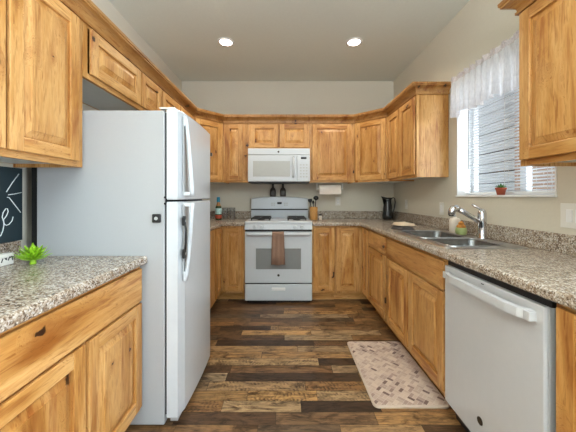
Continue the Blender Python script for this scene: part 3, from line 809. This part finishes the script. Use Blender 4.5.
for zz, am in ((2.182, .5), (2.2, .9), (2.222, 1.6)): L.append([(-.011+.5*fold(k/n)*am+.003*math.sin(k*1.9)*am, y0+(y1-y0)*k/n, zz+.005*math.sin(k*2.3)*am) for k in range(n+1)])
m = MB(); m.loft(L, False, False, closed=False); m.build('ruffled_heading', RUFF, t, smooth=True)

# succulent on the sill
SZ = WZ0+.008
t = thing('potted_succulent', 'little succulent in a terracotta pot on the window sill', 'plant', (XR+.018, 1.945, SZ+.0008))
MB().lathe([(.022, 0), (.029, .038), (.033, .038), (.034, .05), (.030, .05), (.029, .044), (0, .043)], seg=20, cap1=False).build('pot', TERRA, t)
m = MB()
def leaf(m, base, d, L_, wd, th, curve=.3):
    d = Vector(d).normalized(); side = d.cross(Vector((0, 0, 1)));  side = side.normalized() if side.length > .01 else Vector((1, 0, 0))
    up = side.cross(d).normalized(); loops = []
    for k in range(6):
        u = k/5; p = Vector(base)+d*L_*u+Vector((0, 0, 1))*curve*L_*u*u
        ww = wd*math.sin(PI*min(.97, .18+u*.8)); tt = th*(1-u*.8)
        loops.append([p-side*ww, p+up*tt, p+side*ww, p-up*tt*.6])
    m.loft(loops)
for ringi, (cnt, el, ln) in enumerate(((7, .2, .036), (6, .55, .034), (4, 1.0, .03))):
    for k in range(cnt):
        a = 2*PI*k/cnt+ringi*.4; leaf(m, (0, 0, .046), (math.cos(a), math.sin(a), math.tan(el)*.9), ln, .008, .004)
m.build('leaves', LEAF, t)

# ------------------------------------------------------------ things on the right worktop
zc = CT1+.0008
t = thing('pitcher', 'tall black pitcher with curved handle in the far right corner', 'pitcher', (1.335, 3.66, zc))
m = MB(); pr = [(.060, 0), (.067, .006), (.068, .05), (.060, .14), (.047, .21), (.045, .245), (.055, .285)]
L = [[(r*math.cos(2*PI*i/28)-(.034*max(0, math.cos(2*PI*i/28-PI))**6 if z > .27 else .006*max(0, math.cos(2*PI*i/28-PI))**6 if z > .24 else 0), r*math.sin(2*PI*i/28), z+(.016*max(0, math.cos(2*PI*i/28-PI))**4 if z > .27 else 0)) for i in range(28)] for r, z in pr]
L += [[(x*.90, y*.90, z) for x, y, z in L[-1]], [(x*.8, y*.8, z-.1) for x, y, z in L[-2]]]
m.loft(L); m.build('jug', PITCH, t)
MB().tube([(.043, 0, .262), (.070, 0, .285), (.092, 0, .27), (.098, 0, .22), (.088, 0, .16), (.078, 0, .11), (.062, 0, .095)], .0075, 10).build('handle', PITCH, t)
# folded cloth at the far end of the sink
t = thing('dish_cloth', 'beige folded cloth with dark underside on the worktop by the sink', 'cloth', (1.075, 2.56, zc), .25)
def fold_layer(z0, z1, x0, x1, y0, y1, amp, sd, mat, nm, lab=None):
    m = MB(); random.seed(sd); n = 10; top = []
    for i in range(n+1):
        row = []
        for j in range(n+1):
            u, v = i/n, j/n; e_ = min(u, 1-u, v, 1-v)
            z = z0+.004+(z1-z0-.004)*min(1, e_*6)**.5+amp*math.sin(u*7+sd)*math.cos(v*5+sd*.7)*min(1, e_*5)
            row.append((x0+(x1-x0)*u+.006*math.sin(v*6+sd), y0+(y1-y0)*v+.006*math.sin(u*5+sd), z))
        top.append(row)
    m.loft(top, False, False, closed=False)
    rim = [top[i][0] for i in range(n+1)]+[top[n][j] for j in range(1, n+1)]+[top[i][n] for i in range(n-1, -1, -1)]+[top[0][j] for j in range(n-1, 0, -1)]
    m.loft([[(x, y, z0) for x, y, z in rim], rim], True, False)
    bmesh.ops.remove_doubles(m.bm, verts=m.bm.verts, dist=.0005)
    m.build(nm, mat, t, label=lab)
fold_layer(0, .030, -.075, .055, -.085, .075, .003, 1, CLOTHD, 'lower_fold', 'dark grey lower fold')
fold_layer(.036, .062, -.060, .085, -.070, .090, .006, 2, CLOTHB, 'upper_fold')
zr = CT1+.0055
t = thing('soap_dispenser', 'white soap bottle behind the sink, left of the faucet', 'soap bottle', (1.364, 2.255, zr))
MB().lathe([(.036, 0), (.040, .004), (.040, .105), (.032, .118), (.014, .122), (.014, .13)], seg=24).build('bottle', SOAPB, t)
m = MB(); m.cyl((0, 0, .1305), (0, 0, .155), .006, 10); m.tube([(0, 0, .155), (-.02, 0, .16), (-.038, 0, .155)], .005, 8); m.build('pump', GREYP, t)
t = thing('scrubber_pot', 'small green ceramic pot holding an orange brown scrubber beside the soap bottle', 'pot', (1.354, 2.158, zr))
MB().lathe([(.030, 0), (.038, .012), (.040, .035), (.034, .054), (.030, .056), (.029, .046), (0, .046)], seg=24, cap1=False).build('pot', GREENC, t)
m = MB(); m.lathe([(.028, .047), (.033, .062), (.026, .074), (.016, .078)], seg=16); m.lathe([(.018, .0785), (.020, .09), (.010, .102), (0.001, .105)], seg=14); m.build('scrubber', ORNG, t)
# beside the range
t = thing('utensil_crock', 'bamboo utensil crock right of the range', 'crock', (.364, 3.63, zc))
MB().lathe([(.048, 0), (.052, .004), (.052, .165), (.047, .165), (.046, .02), (0, .018)], seg=24, cap1=False).build('cup', BAMBOO, t)
zz = zc+.022
for dx, dy, lx, ly, hh, nm, lab, kind in (
    (-.012, .010, -.035, .01, .245, 'spatula', 'black slotted spatula leaning left in the bamboo crock', 0),
    (.012, .0, .022, .012, .285, 'serving_spoon', 'black round serving spoon standing tallest in the bamboo crock', 1),
    (.0, -.014, -.008, -.02, .225, 'whisk_handle', 'black handled utensil at the front of the bamboo crock', 2)):
    t2 = thing(nm if kind < 2 else 'ladle', lab, 'kitchen utensil', (.364+dx, 3.63+dy, zz), 0, 'utensils in the bamboo crock')
    MB().tube([(0, 0, 0), (lx*.5, ly*.5, hh*.55), (lx*.8, ly*.8, hh*.8)], .005, 8).build('handle', BLACK, t2)
    m = MB()
    if kind == 0: m.tube([(lx*.8, ly*.8, hh*.8), (lx*.9, ly*.9, hh*.88), (lx, ly, hh)], [.006, .026, .028], 12, flat=.25)
    elif kind == 1: m.tube([(lx*.8, ly*.8, hh*.8), (lx*.86, ly*.86, hh*.85), (lx*.93, ly*.93, hh*.92), (lx, ly, hh)], [.008, .030, .036, .016], 14, flat=.5)
    else: m.tube([(lx*.8, ly*.8, hh*.8), (lx*.9, ly*.9, hh*.9), (lx, ly, hh)], [.006, .016, .010], 12, flat=.7)
    m.build('head', BLACK, t2)
t = thing('spice_jar', 'tiny white jar with dark lid beside the bamboo crock', 'jar', (.448, 3.60, zc))
MB().lathe([(.017, 0), (.019, .003), (.019, .05), (.016, .054)], seg=18).build('jar', SOAPB, t)
MB().lathe([(.018, .0545), (.018, .072), (.015, .074)], seg=18).build('lid', CLOTHD, t)
# paper towel under the cabinet
t = thing('paper_towel_holder', 'white wire paper towel holder under the wide upper cabinet', 'towel holder', (.575, 3.64, 0))
m = MB()
for x in (-.165, .165): m.box(x-.006, x+.006, -.02, .02, 1.30, 1.394, .003)
m.box(-.171, .171, -.02, .02, 1.388, 1.3945, .002); m.build('bracket', WPLAST, t)
m = MB(); m.cyl((-.158, 0, 1.322), (.158, 0, 1.322), .010, 12); m.build('bar', WPLAST, t)
t = thing('paper_towel_roll', 'white paper towel roll hanging under the wide upper cabinet', 'paper towels', (.575, 3.64, 1.322))
m = MB(); n = 28; ro, ri = .052, .0125
L = []
for r, x in ((ri, -.14), (ro-.003, -.14), (ro, -.137), (ro, .137), (ro-.003, .14), (ri, .14), (ri, -.14)):
    L.append([(x, r*math.cos(2*PI*k/n), r*math.sin(2*PI*k/n)) for k in range(n)])
m.loft(L, False, False); m.build('roll', PAPER, t)
box(-.138, .138, -ro-.0012, -ro+.001, -.075, .0).build('loose_sheet', PAPER, t)
# left back worktop: bottle and two tumblers
t = thing('drink_bottle', 'tall bottle with blue cap and teal label between refrigerator and range', 'bottle', (-.862, 3.60, zc))
MB().lathe([(.036, 0), (.040, .005), (.040, .15), (.034, .175), (.02, .20), (.017, .225)], seg=22).build('glass', JUICE, t)
MB().lathe([(.0408, .075), (.0412, .078), (.0412, .145), (.0408, .148)], seg=22, cap0=False, cap1=False).build('paper_label', LBL, t)
MB().lathe([(.0408, .02), (.0412, .023), (.0412, .06), (.0408, .063)], seg=22, cap0=False, cap1=False).build('lower_label', REDL, t)
MB().lathe([(.0355, .178), (.0215, .2), (.0185, .224), (.0175, .226)], seg=22, cap0=False, cap1=False).build('neck_foil', AMBER, t)
MB().lathe([(.02, .227), (.021, .23), (.021, .285), (.017, .292)], seg=18).build('cap', BLUEC, t)
for i, (x, y, lab) in enumerate(((-.772, 3.60, 'left clear glass tumbler next to the blue capped bottle'), (-.690, 3.63, 'right clear glass tumbler, nearer the range'))):
    o = MB().lathe([(.030, 0), (.034, .004), (.040, .155), (.0375, .155), (.032, .010), (0.001, .008)], seg=24, cap1=False).build('glass_tumbler', TUMB, None, (x, y, zc), smooth=True)
    tag(o, lab, 'glass', 'clear tumblers beside the range')

# ------------------------------------------------------------ left near worktop
xb = XL+.002+.03
t = thing('chalkboard', 'black chalkboard with white chalk lettering under the near left cabinet', 'chalkboard', (XL+.004, 0, 0))
box(0, .014, .78, 1.492, .9895, 1.369).build('board', CHALKB, t)
Xc = XL+.004+.014
def pw(px, py): y = 280*(-Xc)/(285.5-px); return (.0146, y, 1.22-(py-196.5)*y/280)
strokes = [[(6.2, 192), (12, 183), (18.7, 174)], [(8, 194.8), (14, 194), (21.3, 192.5)], [(7, 197.3), (9, 197.6), (14, 204), (20.6, 212.5)],
           [(3.5, 219.5), (6.5, 215.5), (8, 211.5), (7.2, 208.6), (5.5, 208.8), (3, 212.5), (2, 217), (3.3, 221), (4.2, 224), (6.2, 225.4), (9, 224.2), (11.8, 221), (13, 216.8)],
           [(3.4, 219.8), (3.8, 225), (2.6, 231), (.6, 235.6), (-2, 237.5), (-5, 236)]]
m = MB()
for s_ in strokes: m.tube([pw(*p) for p in s_], .0022, 6)
m.build('chalk_lettering', CHALK, t)
t = thing('block_sign', 'white block sign with black marks lying along the left backsplash', 'sign', (-1.262, 0, zc+DZ))
box(-.03, 0, 1.0, 1.302, 0, .052, .003).build('block', WPLAST, t)
def st(y, z): return (.0006, y, z)
m = MB()
for s_ in ([(1.243, .016), (1.250, .034)], [(1.258, .034), (1.268, .024)], [(1.268, .034), (1.262, .026)], [(1.274, .020), (1.280, .036)], [(1.280, .036), (1.286, .031)], [(1.287, .036), (1.298, .033)], [(1.292, .034), (1.294, .018)],
           [(1.20, .018), (1.206, .034), (1.214, .02)], [(1.222, .018), (1.226, .034)], [(1.226, .03), (1.234, .034)]):
    m.tube([st(*p) for p in s_], .0022, 6)
m.build('lettering', BLACK, t)
t = thing('artificial_succulent', 'spiky lime green succulent on the near left worktop', 'plant', (-1.165, 1.292, zc+DZ))
m = MB(); random.seed(3)
for k in range(40):
    a = k*2.39996; el = .05+1.15*(k/40); ln = .066*(1-.22*k/40)*random.uniform(.85, 1.12)
    leaf(m, (.006*math.cos(a), .006*math.sin(a), .020+.022*k/40), (math.cos(a), math.sin(a), math.tan(el)*.6), ln, .0125, .004, .18)
m.build('leaves', LIME, t)
MB().lathe([(.012, 0), (.013, .004), (.010, .02), (.005, .03)], seg=14).build('stem', LIME, t)

# ------------------------------------------------------------ floor mat
m = MB(); x0, x1, y0, y1 = .510, .955, 1.61, 2.34
m.loft([rrect(x0, x1, y0, y1, .03, .001), rrect(x0, x1, y0, y1, .03, .009), rrect(x0+.006, x1-.006, y0+.006, y1-.006, .027, .012)], smooth=False)
t = thing('kitchen_mat', 'taupe woven pattern kitchen mat on the floor in front of the sink cabinet', 'mat', (0, 0, 0))
m.build('base', RUBBER, t)
m = MB(); m.loft([rrect(x0+.012, x1-.012, y0+.012, y1-.012, .022, .0121), rrect(x0+.013, x1-.013, y0+.013, y1-.013, .022, .0135)], smooth=False); m.build('woven_top', WEAVE, t)

# ------------------------------------------------------------ outlets and switches
def plate(name, label, loc, rot, w, h, gangs, kind):
    t = thing(name, label, 'outlet' if kind == 'o' else 'light switch', loc, rot, 'wall outlets' if kind == 'o' else 'wall switches')
    box(-w/2, w/2, -.006, -.0003, -h/2, h/2, .002).build('cover_plate', WPLAST, t)
    for g in range(gangs):
        x = (g-(gangs-1)/2)*.046
        if kind == 'o':
            for z in (-.02, .02):
                r = MB(); r.box(x-.014, x+.014, -.008, -.0062, z-.013, z+.013, .003); q = r.build('receptacle', TRIMW, t)
                m = MB(); m.box(x-.007, x-.005, -.0085, -.0079, z-.002, z+.007); m.box(x+.005, x+.007, -.0085, -.0079, z-.002, z+.007); m.build('slot', CLOTHD, q)
        else:
            MB().box(x-.016, x+.016, -.0095, -.0062, -.033, .033, .003).build('rocker', TRIMW, t)
plate('outlet', 'white outlet on the back wall right of the paper towels', (.717, YB, 1.155), 0, .07, .115, 1, 'o')
plate('outlet', 'white outlet on the right wall nearest the black pitcher', (XR, 3.42, 1.125), -R90, .07, .115, 1, 'o')
plate('light_switch', 'white single switch on the right wall left of the faucet', (XR, 2.645, 1.105), -R90, .07, .115, 1, 's')
plate('light_switch', 'wide white switch plate at the right edge, right of the window', (XR, 1.405, 1.12), -R90, .19, .128, 3, 's')

# ------------------------------------------------------------ recessed ceiling lamps
for x, lab in ((-.607, 'left recessed round lamp in the ceiling'), (.70, 'right recessed round lamp in the ceiling')):
    t = thing('downlight', lab, 'ceiling lamp', (x, 2.855, ZC), 0, 'recessed ceiling lamps')
    MB().lathe([(.062, -.0005), (.086, -.0005), (.086, -.004), (.064, -.007), (.062, -.005)], seg=32, cap0=False, cap1=False).build('trim_ring', TRIMW, t)
    MB().lathe([(.0, -.001), (.0615, -.001), (.0615, -.0035), (0, -.0035)], seg=32, cap0=False, cap1=False).build('lens', LENS, t)
    l = bpy.data.lights.new('downlight_glow', 'SPOT'); l.energy = 22; l.color = (1, .88, .7); l.spot_size = math.radians(140); l.spot_blend = .6; l.shadow_soft_size = .06
    lo_ = bpy.data.objects.new('downlight_glow', l); COL.objects.link(lo_); lo_.location = (0, 0, -.02); lo_.parent = t
